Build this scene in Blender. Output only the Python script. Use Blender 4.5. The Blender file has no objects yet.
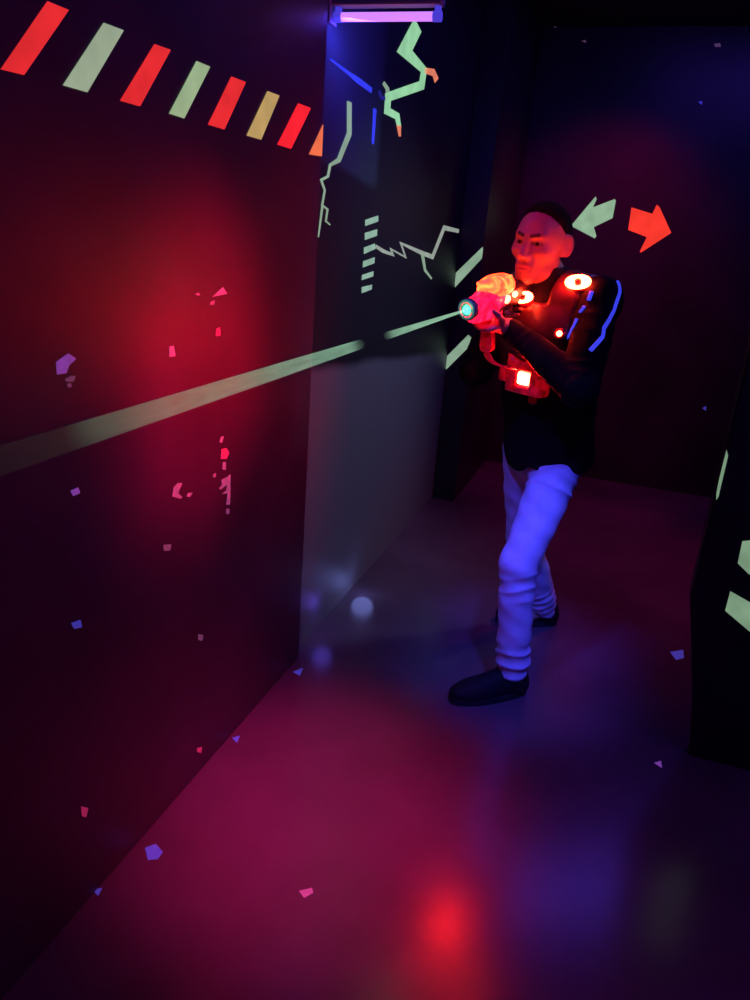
import bpy, bmesh, math, random
import numpy as np
from mathutils import Vector, Matrix
from mathutils.bvhtree import BVHTree
random.seed(7)
rng = np.random.default_rng(7)
scene = bpy.context.scene
COL = scene.collection

# ------------------------------------------------------------------ helpers
def V(*a):
    return np.array(a, float)
def unit(v):
    v = np.array(v, float); return v / np.linalg.norm(v)
def link(o, parent=None):
    COL.objects.link(o)
    if parent is not None: o.parent = parent
    return o
def meshobj(name, verts, faces, mat, parent=None, smooth=False):
    me = bpy.data.meshes.new(name)
    me.from_pydata([tuple(map(float, v)) for v in verts], [], [tuple(map(int, f)) for f in faces])
    me.update()
    if smooth: me.polygons.foreach_set('use_smooth', [True] * len(me.polygons))
    if mat: me.materials.append(mat)
    return link(bpy.data.objects.new(name, me), parent)
def bmobj(name, bm, mat, parent=None, smooth=False):
    bmesh.ops.recalc_face_normals(bm, faces=bm.faces[:])
    me = bpy.data.meshes.new(name); bm.to_mesh(me); bm.free()
    if smooth: me.polygons.foreach_set('use_smooth', [True] * len(me.polygons))
    if mat: me.materials.append(mat)
    return link(bpy.data.objects.new(name, me), parent)
def empty(name, loc=(0, 0, 0), mat=None):
    o = bpy.data.objects.new(name, None); COL.objects.link(o)
    o.empty_display_size = .05
    if mat is not None: o.matrix_world = mat
    else: o.location = loc
    return o
def tag(o, label, cat, group=None, kind=None):
    o['label'] = label; o['category'] = cat
    if group: o['group'] = group
    if kind: o['kind'] = kind
    return o
def struct(o):
    o['kind'] = 'structure'; return o
def add_box(bm, lo, hi, bevel=0.0):
    lo = Vector(lo); hi = Vector(hi)
    r = bmesh.ops.create_cube(bm, size=1.0)
    vs = r['verts']
    for v in vs:
        v.co = Vector(((lo[i] + hi[i]) / 2 + v.co[i] * (hi[i] - lo[i]) for i in range(3)))
    if bevel:
        es = list({e for v in vs for e in v.link_edges})
        bmesh.ops.bevel(bm, geom=es, offset=bevel, segments=2, affect='EDGES', profile=.6)
def add_cyl(bm, a, b, ra, rb=None, seg=24, cap=True):
    rb = ra if rb is None else rb
    a = Vector(a); b = Vector(b); d = b - a
    q = d.to_track_quat('Z', 'Y').to_matrix().to_4x4()
    m = Matrix.Translation((a + b) / 2) @ q
    bmesh.ops.create_cone(bm, cap_ends=cap, segments=seg, radius1=ra, radius2=rb, depth=d.length, matrix=m)
def add_lathe(bm, prof, a, d, seg=28):
    """profile [(along, radius)] turned about the axis from a in direction d"""
    a = Vector(a); q = Vector(d).to_track_quat('Z', 'Y').to_matrix()
    rings = []
    for t, r in prof:
        if r < 1e-6: rings.append([bm.verts.new(a + q @ Vector((0, 0, t)))]); continue
        rings.append([bm.verts.new(a + q @ Vector((r * math.cos(2 * math.pi * k / seg), r * math.sin(2 * math.pi * k / seg), t))) for k in range(seg)])
    for A, B in zip(rings[:-1], rings[1:]):
        for k in range(seg):
            k2 = (k + 1) % seg
            if len(A) == 1 and len(B) == 1: continue
            if len(A) == 1: bm.faces.new((A[0], B[k2], B[k]))
            elif len(B) == 1: bm.faces.new((A[k], A[k2], B[0]))
            else: bm.faces.new((A[k], A[k2], B[k2], B[k]))
def add_tube(bm, pts, rad, seg=10, flat=None):
    """tube through points; rad a number or a list; flat=(normals, ratio) makes it oval"""
    pts = [Vector(p) for p in pts]
    n = len(pts); rads = rad if isinstance(rad, (list, tuple)) else [rad] * n
    up = None; rings = []
    for i, p in enumerate(pts):
        d = (pts[min(i + 1, n - 1)] - pts[max(i - 1, 0)]).normalized()
        if flat is not None: up = Vector(flat[0][i])
        elif up is None: up = Vector((0, 0, 1)) if abs(d.z) < .9 else Vector((1, 0, 0))
        up = (up - d * up.dot(d)).normalized(); sd = d.cross(up)
        k_ = 1.0 if flat is None else flat[1]
        rings.append([bm.verts.new(p + (up * math.sin(2 * math.pi * k / seg) * k_ + sd * math.cos(2 * math.pi * k / seg)) * rads[i]) for k in range(seg)])
    for A, B in zip(rings[:-1], rings[1:]):
        for k in range(seg):
            bm.faces.new((A[k], A[(k + 1) % seg], B[(k + 1) % seg], B[k]))
    bm.faces.new(rings[0][::-1]); bm.faces.new(rings[-1])

# ------------------------------------------------------------------ materials
def new_mat(name):
    m = bpy.data.materials.new(name); m.use_nodes = True
    nt = m.node_tree; b = nt.nodes['Principled BSDF']
    return m, nt, b
def pmat(name, col, rough=.5, spec=.5, metal=0, emit=None, es=0, var=0.0, vscale=8.0, bump=0.0, bscale=60.0, coat=0):
    m, nt, b = new_mat(name)
    b.inputs['Roughness'].default_value = rough
    b.inputs['Specular IOR Level'].default_value = spec
    b.inputs['Metallic'].default_value = metal
    b.inputs['Coat Weight'].default_value = coat
    tc = nt.nodes.new('ShaderNodeTexCoord')
    def noise(scale, detail=4):
        n = nt.nodes.new('ShaderNodeTexNoise'); n.inputs['Scale'].default_value = scale; n.inputs['Detail'].default_value = detail
        nt.links.new(tc.outputs['Object'], n.inputs['Vector']); return n
    c1 = (*col, 1)
    b.inputs['Base Color'].default_value = c1
    if var:
        n = noise(vscale); r = nt.nodes.new('ShaderNodeValToRGB')
        r.color_ramp.elements[0].position = .3; r.color_ramp.elements[1].position = .7
        r.color_ramp.elements[0].color = (*[c * (1 - var) for c in col], 1)
        r.color_ramp.elements[1].color = (*[min(1, c * (1 + var)) for c in col], 1)
        nt.links.new(n.outputs['Fac'], r.inputs['Fac']); nt.links.new(r.outputs['Color'], b.inputs['Base Color'])
    if emit is not None:
        b.inputs['Emission Color'].default_value = (*emit, 1); b.inputs['Emission Strength'].default_value = es
    if bump:
        n = noise(bscale, 6); bp = nt.nodes.new('ShaderNodeBump'); bp.inputs['Strength'].default_value = bump; bp.inputs['Distance'].default_value = .01
        nt.links.new(n.outputs['Fac'], bp.inputs['Height']); nt.links.new(bp.outputs['Normal'], b.inputs['Normal'])
    return m
def srgb(r, g, b):
    f = lambda c: c / 12.92 if c <= .04045 else ((c + .055) / 1.055) ** 2.4
    return tuple(f(c / 255) for c in (r, g, b))
def fluor(name, rgb, k=1.0):
    """fluorescent paint or tape: it glows under the black light, with a slightly worn, mottled coat"""
    m, nt, b = new_mat(name)
    c = srgb(*rgb)
    b.inputs['Base Color'].default_value = (*[x * .25 for x in c], 1); b.inputs['Roughness'].default_value = .6
    b.inputs['Specular IOR Level'].default_value = .2
    tc = nt.nodes.new('ShaderNodeTexCoord'); n = nt.nodes.new('ShaderNodeTexNoise'); n.inputs['Scale'].default_value = 14; n.inputs['Detail'].default_value = 5
    nt.links.new(tc.outputs['Object'], n.inputs['Vector'])
    mr = nt.nodes.new('ShaderNodeMapRange'); mr.inputs['From Min'].default_value = .3; mr.inputs['From Max'].default_value = .7
    mr.inputs['To Min'].default_value = .84 * k; mr.inputs['To Max'].default_value = 1.1 * k
    nt.links.new(n.outputs['Fac'], mr.inputs['Value']); nt.links.new(mr.outputs['Result'], b.inputs['Emission Strength'])
    b.inputs['Emission Color'].default_value = (*c, 1)
    return m

# ------------------------------------------------------------------ signed-distance modelling (for the figure, clothes and gun shells)
def sd_cap(a, b, ra, rb=None):
    a = V(*a); b = V(*b); rb = ra if rb is None else rb; ab = b - a; L2 = ab @ ab
    def fn(p):
        t = np.clip((p - a) @ ab / L2, 0, 1)
        q = p - a - t[..., None] * ab
        return np.sqrt((q * q).sum(-1)) - (ra + (rb - ra) * t)
    return fn, (a + b) / 2, np.sqrt(L2) / 2 + max(ra, rb)
def sd_ell(c, r, R=None):
    c = V(*c); r = V(*r)
    def fn(p):
        q = p - c
        if R is not None: q = q @ R          # columns of R = local axes in world
        k0 = np.sqrt(((q / r) ** 2).sum(-1)); k1 = np.sqrt(((q / (r * r)) ** 2).sum(-1)) + 1e-9
        return np.where(k0 < 1e-4, -r.min(), k0 * (k0 - 1) / k1)
    return fn, c, r.max()
def sd_box(c, hf, R=None, rd=.01):
    c = V(*c); hf = V(*hf)
    def fn(p):
        q = p - c
        if R is not None: q = q @ R
        d = np.abs(q) - (hf - rd)
        return np.sqrt((np.maximum(d, 0) ** 2).sum(-1)) + np.minimum(d.max(-1), 0) - rd
    return fn, c, np.linalg.norm(hf)
def sd_oval(a, b, wa, wb, l):
    """oval capsule: wa, wb = (half width along l, half depth) at the two ends"""
    a = V(*a); b = V(*b); ab = b - a; L = np.linalg.norm(ab); ax = ab / L
    l = unit(V(*l) - ax * (V(*l) @ ax)); f = np.cross(ax, l)
    def fn(p):
        q0 = p - a; s = q0 @ ax; t = np.clip(s / L, 0, 1); q = q0 - (t * L)[..., None] * ax
        w = wa[0] + (wb[0] - wa[0]) * t; d = wa[1] + (wb[1] - wa[1]) * t; m = np.minimum(w, d)
        k = np.sqrt(((q @ l) / w) ** 2 + ((q @ f) / d) ** 2 + ((q @ ax) / m) ** 2)
        return (k - 1) * m
    return fn, (a + b) / 2, L / 2 + max(*wa, *wb)
def sd_plane(n, c):
    """inside where p.n < c"""
    n = V(*n)
    return (lambda p: p @ n - c), None, None
def smin(a, b, k):
    if k <= 0: return np.minimum(a, b)
    h = np.maximum(k - np.abs(a - b), 0) / k
    return np.minimum(a, b) - h * h * k * .25
class Field:
    def __init__(s): s.ops = []; s.disp = None
    def add(s, prim, k=.0, op='u'): s.ops.append((op, prim[0], prim[1], prim[2], k)); return s
    def ev(s, p, c=None, rad=None):
        d = np.full(p.shape[:-1], 1.0)
        for op, fn, pc, pr, k in s.ops:
            if c is not None and pc is not None and op in 'us' and np.linalg.norm(c - pc) - pr > rad + .03 + k: continue
            e = fn(p)
            if op == 'u': d = smin(d, e, k)
            elif op == 's': d = -smin(-d, e, k)
            elif op == 'i': d = -smin(-d, -e, k)
        if s.disp is not None: d = d + s.disp(p)
        return d
    def bounds(s):
        lo = np.min([pc - pr for op, fn, pc, pr, k in s.ops if op == 'u'], 0); hi = np.max([pc + pr for op, fn, pc, pr, k in s.ops if op == 'u'], 0)
        return lo, hi
def surface(F, h, lo=None, hi=None, relax=1):
    """naive surface nets over a blocked grid -> verts, faces"""
    bl, bh = F.bounds()
    lo = (bl if lo is None else V(*lo)) - 3 * h; hi = (bh if hi is None else V(*hi)) + 3 * h
    B = 16
    nb = np.ceil((hi - lo) / (h * B)).astype(int)
    n = nb * B + 1
    D = np.ones(n, np.float32)
    ar = np.arange(B + 1) * h
    off = np.stack(np.meshgrid(ar, ar, ar, indexing='ij'), -1)
    rb = B * h * .5 * math.sqrt(3)
    for i in range(nb[0]):
        for j in range(nb[1]):
            for k in range(nb[2]):
                o = lo + np.array([i, j, k]) * B * h; c = o + B * h / 2
                if not any(pc is not None and op == 'u' and np.linalg.norm(c - pc) - pr < rb + .01 for op, fn, pc, pr, kk in F.ops): continue
                dc = F.ev(c[None, :])[0]
                if dc > 2.2 * rb + .02: continue
                sl = (slice(i * B, i * B + B + 1), slice(j * B, j * B + B + 1), slice(k * B, k * B + B + 1))
                if dc < -(2.2 * rb + .02): D[sl] = -1; continue
                D[sl] = F.ev(o + off, c, rb)
    D[0] = D[-1] = 1; D[:, 0] = D[:, -1] = 1; D[:, :, 0] = D[:, :, -1] = 1
    S = D < 0
    cnt = np.zeros(n - 1, np.int8)
    for a in (0, 1):
        for b in (0, 1):
            for c in (0, 1):
                cnt += S[a:n[0] - 1 + a, b:n[1] - 1 + b, c:n[2] - 1 + c]
    idx = np.argwhere((cnt > 0) & (cnt < 8))
    vid = np.full(n - 1, -1, np.int32); vid[tuple(idx.T)] = np.arange(len(idx))
    acc = np.zeros((len(idx), 3)); num = np.zeros(len(idx))
    for ax in range(3):
        for u in (0, 1):
            for w in (0, 1):
                o0 = np.zeros(3, int); o0[(ax + 1) % 3] = u; o0[(ax + 2) % 3] = w
                o1 = o0.copy(); o1[ax] = 1
                d0 = D[tuple((idx + o0).T)]; d1 = D[tuple((idx + o1).T)]
                m = (d0 < 0) != (d1 < 0)
                t = np.where(m, d0 / np.where(m, d0 - d1, 1), 0)
                acc[m] += (o0 + t[:, None] * (o1 - o0))[m]; num += m
    P = lo + (idx + acc / num[:, None]) * h
    faces = []
    for ax in range(3):
        s0 = [slice(1, -1)] * 3; s0[ax] = slice(0, n[ax] - 1)
        s1 = list(s0); s1[ax] = slice(1, n[ax])
        A = S[tuple(s0)]; Bm = S[tuple(s1)]
        e = np.argwhere(A != Bm); sg = A[tuple(e.T)]
        base = e + 1; base[:, ax] -= 1
        u = (ax + 1) % 3; w = (ax + 2) % 3
        q = []
        for du, dw in ((0, 0), (-1, 0), (-1, -1), (0, -1)):
            b = base.copy(); b[:, u] += du; b[:, w] += dw; q.append(vid[tuple(b.T)])
        q = np.stack(q, 1); q[~sg] = q[~sg][:, ::-1]
        faces.append(q)
    Fc = np.concatenate(faces)
    for _ in range(relax):
        acc = np.zeros_like(P); num = np.zeros(len(P))
        for a, b in ((0, 1), (1, 2), (2, 3), (3, 0)):
            np.add.at(acc, Fc[:, a], P[Fc[:, b]]); np.add.at(num, Fc[:, a], 1)
            np.add.at(acc, Fc[:, b], P[Fc[:, a]]); np.add.at(num, Fc[:, b], 1)
        P = P * .5 + .5 * acc / num[:, None]
    return P, Fc
def fieldobj(name, F, h, mat, parent=None, lo=None, hi=None, relax=1, inv=None):
    P, Fc = surface(F, h, lo, hi, relax)
    if inv is not None:
        M = np.array(inv); P = P @ M[:3, :3].T + M[:3, 3]
    me = bpy.data.meshes.new(name)
    me.vertices.add(len(P)); me.vertices.foreach_set('co', P.astype(np.float32).ravel())
    me.loops.add(Fc.size); me.loops.foreach_set('vertex_index', Fc.astype(np.int32).ravel())
    me.polygons.add(len(Fc)); me.polygons.foreach_set('loop_start', np.arange(0, Fc.size, 4, dtype=np.int32))
    me.update(calc_edges=True); me.validate()
    me.polygons.foreach_set('use_smooth', [True] * len(me.polygons))
    me.materials.append(mat)
    return link(bpy.data.objects.new(name, me), parent), P

# ------------------------------------------------------------------ camera (phone held at eye height, tipped down and slightly rolled)
r_, p_, t_ = math.radians(4.5), math.radians(19.7), math.radians(17.7)
Fv = V(-math.sin(t_) * math.cos(p_), math.cos(t_) * math.cos(p_), -math.sin(p_))
Rv0 = V(math.cos(t_), math.sin(t_), 0); Uv0 = np.cross(Rv0, Fv)
Rv = math.cos(r_) * Rv0 + math.sin(r_) * Uv0; Uv = -math.sin(r_) * Rv0 + math.cos(r_) * Uv0
cam = bpy.data.cameras.new('camera'); cam.sensor_fit = 'VERTICAL'; cam.sensor_height = 36; cam.lens = 27.04; cam.clip_start = .02
co = bpy.data.objects.new('camera', cam); COL.objects.link(co)
co.matrix_world = Matrix(((Rv[0], Uv[0], -Fv[0], 0), (Rv[1], Uv[1], -Fv[1], 0), (Rv[2], Uv[2], -Fv[2], 1.6), (0, 0, 0, 1)))
scene.camera = co
scene.view_settings.view_transform = 'Standard'; scene.view_settings.look = 'None'
scene.view_settings.exposure = 0; scene.view_settings.gamma = 1; scene.view_settings.use_curve_mapping = False
w = bpy.data.worlds.new('world'); scene.world = w; w.use_nodes = True
w.node_tree.nodes['Background'].inputs[0].default_value = (.004, .001, .02, 1); w.node_tree.nodes['Background'].inputs[1].default_value = 1
scene.cycles.use_denoising = True
scene.cycles.max_bounces = 6
scene.cycles.sample_clamp_indirect = 4.0

# lit translucent plastic shells, and red plastic with glow painted in
def glow_shell(name, c0, c1, s0, s1, scale, base):
    m, nt, b = new_mat(name)
    tc = nt.nodes.new('ShaderNodeTexCoord'); n = nt.nodes.new('ShaderNodeTexNoise'); n.inputs['Scale'].default_value = scale; n.inputs['Detail'].default_value = 3; n.inputs['Distortion'].default_value = 1.2
    nt.links.new(tc.outputs['Object'], n.inputs['Vector']); r = nt.nodes.new('ShaderNodeValToRGB')
    r.color_ramp.elements[0].position = .38; r.color_ramp.elements[0].color = (*c0, 1); r.color_ramp.elements[1].position = .62; r.color_ramp.elements[1].color = (*c1, 1)
    nt.links.new(n.outputs['Fac'], r.inputs['Fac']); nt.links.new(r.outputs['Color'], b.inputs['Emission Color'])
    mr = nt.nodes.new('ShaderNodeMapRange'); mr.inputs['From Min'].default_value = .35; mr.inputs['From Max'].default_value = .65; mr.inputs['To Min'].default_value = s0; mr.inputs['To Max'].default_value = s1
    nt.links.new(n.outputs['Fac'], mr.inputs['Value']); nt.links.new(mr.outputs['Result'], b.inputs['Emission Strength'])
    b.inputs['Base Color'].default_value = (*base, 1); b.inputs['Roughness'].default_value = .3; b.inputs['Coat Weight'].default_value = .3
    return m

# ------------------------------------------------------------------ setting materials
M = {}
M['black_wall'] = pmat('black_wall_paint', (.032, .022, .030), rough=.42, spec=.45, var=.35, vscale=3, bump=.10, bscale=9)
M['left_wall'] = pmat('black_gloss_partition_paint', (.066, .042, .058), rough=.46, spec=.5, var=.3, vscale=2.5, bump=.10, bscale=7)
M['ceiling'] = pmat('black_ceiling_paint', (.02, .02, .025), rough=.8)
M['floor'] = pmat('painted_concrete_floor', (.11, .075, .10), rough=.235, spec=.9, var=.30, vscale=1.6, bump=.05, bscale=6)
def passage_mat():
    """black paint over a bare grey lower panel and a dark teal upper panel"""
    m, nt, b = new_mat('passage_wall_paint')
    L = nt.links.new
    tc = nt.nodes.new('ShaderNodeTexCoord'); sp = nt.nodes.new('ShaderNodeSeparateXYZ'); L(tc.outputs['Object'], sp.inputs[0])
    nz = nt.nodes.new('ShaderNodeTexNoise'); nz.inputs['Scale'].default_value = 3; L(tc.outputs['Object'], nz.inputs['Vector'])
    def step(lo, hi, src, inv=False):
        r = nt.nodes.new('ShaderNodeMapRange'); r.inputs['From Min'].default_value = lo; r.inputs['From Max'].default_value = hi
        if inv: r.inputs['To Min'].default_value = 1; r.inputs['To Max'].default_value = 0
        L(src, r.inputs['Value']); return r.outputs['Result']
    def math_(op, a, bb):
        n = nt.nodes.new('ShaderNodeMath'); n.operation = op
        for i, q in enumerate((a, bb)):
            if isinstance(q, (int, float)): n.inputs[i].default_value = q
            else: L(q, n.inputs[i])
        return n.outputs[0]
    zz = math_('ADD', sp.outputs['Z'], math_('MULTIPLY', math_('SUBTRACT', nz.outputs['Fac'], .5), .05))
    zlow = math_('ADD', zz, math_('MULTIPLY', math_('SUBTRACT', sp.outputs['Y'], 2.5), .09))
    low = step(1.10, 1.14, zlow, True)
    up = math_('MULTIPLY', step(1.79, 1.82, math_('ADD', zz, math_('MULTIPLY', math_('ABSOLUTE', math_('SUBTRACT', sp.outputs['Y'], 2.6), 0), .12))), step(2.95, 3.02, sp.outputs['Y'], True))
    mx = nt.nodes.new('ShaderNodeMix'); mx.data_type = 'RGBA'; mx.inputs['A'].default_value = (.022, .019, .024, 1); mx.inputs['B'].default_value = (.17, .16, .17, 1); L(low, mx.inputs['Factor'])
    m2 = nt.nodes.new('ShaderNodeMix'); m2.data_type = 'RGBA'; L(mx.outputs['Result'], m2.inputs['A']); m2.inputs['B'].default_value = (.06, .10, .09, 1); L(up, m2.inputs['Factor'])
    L(m2.outputs['Result'], b.inputs['Base Color']); b.inputs['Roughness'].default_value = .5
    return m
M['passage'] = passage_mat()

# ------------------------------------------------------------------ room shell
def box_obj(name, lo, hi, mat, bevel=0):
    bm = bmesh.new(); add_box(bm, lo, hi, bevel); return bmobj(name, bm, mat)
struct(box_obj('floor', (-1.9, -1.6, -.1), (2.7, 6.0, 0), M['floor']))
struct(box_obj('ceiling', (-1.9, -1.6, 2.9), (2.7, 6.0, 3.0), M['ceiling']))
wall_left = struct(box_obj('wall_left', (-1.16, -1.5, 0), (-1.02, 2.37, 2.9), M['left_wall'], .004))
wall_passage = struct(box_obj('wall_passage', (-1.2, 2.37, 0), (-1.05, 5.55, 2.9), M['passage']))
pillar = struct(box_obj('wall_pillar', (-1.05, 4.5, 0), (-.905, 5.55, 2.9), M['black_wall'], .003))
wall_back = struct(box_obj('wall_back', (-1.2, 5.55, 0), (2.6, 5.7, 2.9), M['black_wall']))
struct(box_obj('wall_outer', (2.5, -1.5, 0), (2.6, 5.55, 2.9), M['black_wall']))
struct(box_obj('wall_front', (-1.16, -1.6, 0), (2.6, -1.5, 2.9), M['black_wall']))
# the partition on the right: its foot is cut back at an angle
def prism_y(name, prof, y0, y1, mat):
    n = len(prof)
    vs = [(x, y0, z) for x, z in prof] + [(x, y1, z) for x, z in prof]
    fs = [tuple(range(n)), tuple(range(2 * n - 1, n - 1, -1))] + [(i, i + n, (i + 1) % n + n, (i + 1) % n) for i in range(n)]
    bm = bmesh.new(); bv = [bm.verts.new(v) for v in vs]
    for f in fs: bm.faces.new([bv[i] for i in f])
    bmesh.ops.bevel(bm, geom=[e for e in bm.edges if abs((e.verts[0].co - e.verts[1].co).y) < 1e-6], offset=.006, segments=2, affect='EDGES')
    return bmobj(name, bm, mat)
wall_right = struct(prism_y('wall_right', [(.432, 0), (2.5, 0), (2.5, 2.9), (.312, 2.9), (.318, .57), (.40, .20)], 2.39, 2.47, M['black_wall']))

# ------------------------------------------------------------------ fluorescent tape and paint
def slab(name, pl, pts, mat, th=.002, parent=None):
    """a flat cut-out lying on a wall: pl = which wall, pts in that wall's own metres"""
    pl_ = {'L': lambda a, b, t: (-1.02 + t, a, b), 'F': lambda a, b, t: (-1.05 + t, a, b), 'C': lambda a, b, t: (a, 4.5 - t, b),
           'B': lambda a, b, t: (a, 5.55 - t, b), 'R': lambda a, b, t: (a, 2.39 - t, b), 'G': lambda a, b, t: (a, b, t)}[pl]
    n = len(pts)
    bm = bmesh.new()
    A = [bm.verts.new(pl_(a, b, -.0006)) for a, b in pts]; Bv = [bm.verts.new(pl_(a, b, th)) for a, b in pts]
    bm.faces.new(A[::-1]); bm.faces.new(Bv)
    for i in range(n): bm.faces.new((A[i], A[(i + 1) % n], Bv[(i + 1) % n], Bv[i]))
    return bmobj(name, bm, mat, parent)
def ribbon(pts, ws, ys=.42):
    """outline of a jagged painted ribbon through pts, mitred at its corners, broader along the wall than across (factor ys)"""
    P = [np.array(q, float) * V(ys, 1) for q in pts]; n = len(P); Lf, Rt = [], []
    ws = [ws[0] + (ws[-1] - ws[0]) * i / (n - 1) for i in range(n)] if len(ws) == 2 else ws
    for i in range(n):
        d0 = unit(P[i] - P[i - 1]) if i else unit(P[1] - P[0]); d1 = unit(P[i + 1] - P[i]) if i < n - 1 else d0
        n0 = V(-d0[1], d0[0]); n1 = V(-d1[1], d1[0]); m = n0 + n1
        m = n0 if np.linalg.norm(m) < .3 else m / max(.45, (m @ m) / 2)
        wd = ws[i] / 2
        Lf.append(tuple((P[i] + m * wd) / V(ys, 1))); Rt.append(tuple((P[i] - m * wd) / V(ys, 1)))
    return Lf, Rt
def bolt(name, pl, pts, ws, mat, th=.002, parent=None):
    fn = {'F': lambda a, b, t: (-1.05 + t, a, b)}[pl]
    Lf, Rt = ribbon(pts, ws); bm = bmesh.new()
    q = [[bm.verts.new(fn(*s, t)) for s in S] for S in (Lf, Rt) for t in (-.0006, th)]
    l0, l1, r0, r1 = q
    for i in range(len(pts) - 1):
        bm.faces.new((l1[i], l1[i + 1], r1[i + 1], r1[i])); bm.faces.new((l0[i], r0[i], r0[i + 1], l0[i + 1]))
        bm.faces.new((l0[i], l0[i + 1], l1[i + 1], l1[i])); bm.faces.new((r0[i], r1[i], r1[i + 1], r0[i + 1]))
    bm.faces.new((l0[0], l1[0], r1[0], r0[0])); bm.faces.new((l0[-1], r0[-1], r1[-1], l1[-1]))
    return bmobj(name, bm, mat, parent)
FL = {k: fluor('fluorescent_' + k, c) for k, c in dict(red=(228, 44, 48), bright_red=(248, 36, 50), pale=(150, 166, 140), lime=(150, 174, 134), tan=(184, 154, 96),
      orange=(235, 112, 72), arrow_green=(140, 180, 146), arrow_red=(246, 58, 44), hazard=(136, 164, 140), partition=(122, 152, 124), dash=(138, 172, 152),
      zigzag=(146, 156, 146), bolt=(148, 208, 160), dim_bolt=(134, 160, 136), peach=(226, 128, 98), blue=(52, 60, 226), deep_blue=(34, 30, 120)).items()}
ST = [
 ('red', [(1.1896, 1.9177), (1.24, 1.9178), (1.1232, 1.7968), (1.0746, 1.7955)], 'red slanted tape stripe on the left wall nearest the camera, at the top left corner'),
 ('pale', [(1.3338, 1.9208), (1.391, 1.9221), (1.2777, 1.7977), (1.2154, 1.7979)], 'pale grey green tape stripe, second stripe from the near end of the left wall'),
 ('red', [(1.4912, 1.9207), (1.5476, 1.9225), (1.4359, 1.7994), (1.3736, 1.7993)], 'red tape stripe on the left wall between the two pale green stripes'),
 ('lime', [(1.6487, 1.922), (1.7049, 1.9221), (1.5958, 1.8003), (1.5393, 1.8016)], 'narrower pale lime green tape stripe, fourth from the near end of the left wall'),
 ('red', [(1.8031, 1.9205), (1.8737, 1.9214), (1.7702, 1.8014), (1.6966, 1.8018)], 'red tape stripe on the left wall between the lime stripe and the tan stripe'),
 ('tan', [(1.9923, 1.9217), (2.0621, 1.9228), (1.9609, 1.8022), (1.883, 1.8023)], 'tan yellow tape stripe on the left wall, the only one of its colour'),
 ('bright_red', [(2.1836, 1.9236), (2.2713, 1.9247), (2.1456, 1.8008), (2.0586, 1.8019)], 'brightest red tape stripe on the left wall, beyond the tan stripe'),
 ('orange', [(2.3560, 1.8817), (2.3690, 1.8937), (2.3690, 1.8047), (2.2735, 1.7999)], 'orange tape stripe cut to a triangle at the far edge of the left wall'),
]
for c, pts, lab in ST:
    tag(slab('tape_stripe', 'L', pts, FL[c]), lab, 'stripe', 'slanted tape stripes along the top of the left wall')
tag(slab('direction_arrow', 'B', [(-0.535, 1.7256), (-0.405, 1.9188), (-0.3945, 1.9033), (-0.4104, 1.8507), (-0.2808, 1.9099), (-0.2713, 1.8998), (-0.2736, 1.7923), (-0.3842, 1.7283), (-0.3576, 1.6718), (-0.3667, 1.6579)], FL['arrow_green']),
    'pale green arrow pointing left on the back wall beside the head', 'arrow', 'fluorescent arrows on the back wall')
tag(slab('direction_arrow', 'B', [(-0.1661, 1.8656), (-0.0297, 1.8348), (-0.0126, 1.8919), (0.0087, 1.8763), (0.1095, 1.727), (-0.0571, 1.5898), (-0.0642, 1.5981), (-0.0372, 1.6896), (-0.1618, 1.7262)], FL['arrow_red']),
    'orange red arrow pointing right on the back wall', 'arrow', 'fluorescent arrows on the back wall')
tag(slab('hazard_bar', 'C', [(-0.9088, 1.5569), (-0.9055, 1.5446), (-0.9055, 1.4934), (-1.0456, 1.3184), (-1.049, 1.3428), (-1.049, 1.4008)], FL['hazard']),
    'pale green slanted bar on the black pillar, above the laser muzzle', 'bar', 'slanted hazard bars on the black pillar')
tag(slab('hazard_bar', 'C', [(-0.9338, 1.0557), (-0.9070, 1.0355), (-0.9075, 1.0022), (-1.0456, 0.8328), (-1.049, 0.8416), (-1.049, 0.9151)], FL['hazard']),
    'pale green slanted bar on the black pillar, below the laser muzzle', 'bar', 'slanted hazard bars on the black pillar')
tag(slab('hazard_bar', 'R', [(0.4224, 0.7911), (0.53, 0.8284), (0.53, 0.6601), (0.4615, 0.6907), (0.4254, 0.7178)], FL['partition']),
    'upper pale green bar on the right partition, at the frame edge', 'bar', 'pale bars on the right partition')
tag(slab('hazard_bar', 'R', [(0.4248, 0.6215), (0.53, 0.5809), (0.55, 0.4763), (0.5019, 0.5035), (0.4247, 0.5532)], FL['partition']),
    'lower, longer pale green bar on the right partition, at the frame edge', 'bar', 'pale bars on the right partition')
tag(slab('tape_sliver', 'R', [(0.3185, 1.0648), (0.3264, 1.048), (0.3272, 0.92), (0.3238, 0.9066), (0.3195, 0.9282), (0.3180, 0.9693), (0.3180, 1.0079)], FL['partition']),
    'thin curved pale sliver of tape on the edge of the right partition', 'tape')
DS = [[(2.8896, 1.6344), (3.0346, 1.6558), (3.0395, 1.6342), (2.894, 1.613)], [(2.895, 1.5872), (3.0349, 1.6044), (3.036, 1.5795), (2.9001, 1.562)],
      [(2.8952, 1.5337), (3.0175, 1.5493), (3.0289, 1.5294), (2.9, 1.5102)], [(2.897, 1.4824), (3.027, 1.4969), (3.0275, 1.4737), (2.8973, 1.4599)],
      [(2.8944, 1.4311), (3.0253, 1.4423), (3.025, 1.4225), (2.8939, 1.412)], [(2.8993, 1.3848), (3.0184, 1.3896), (3.0178, 1.3711), (2.9039, 1.3616)]]
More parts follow.
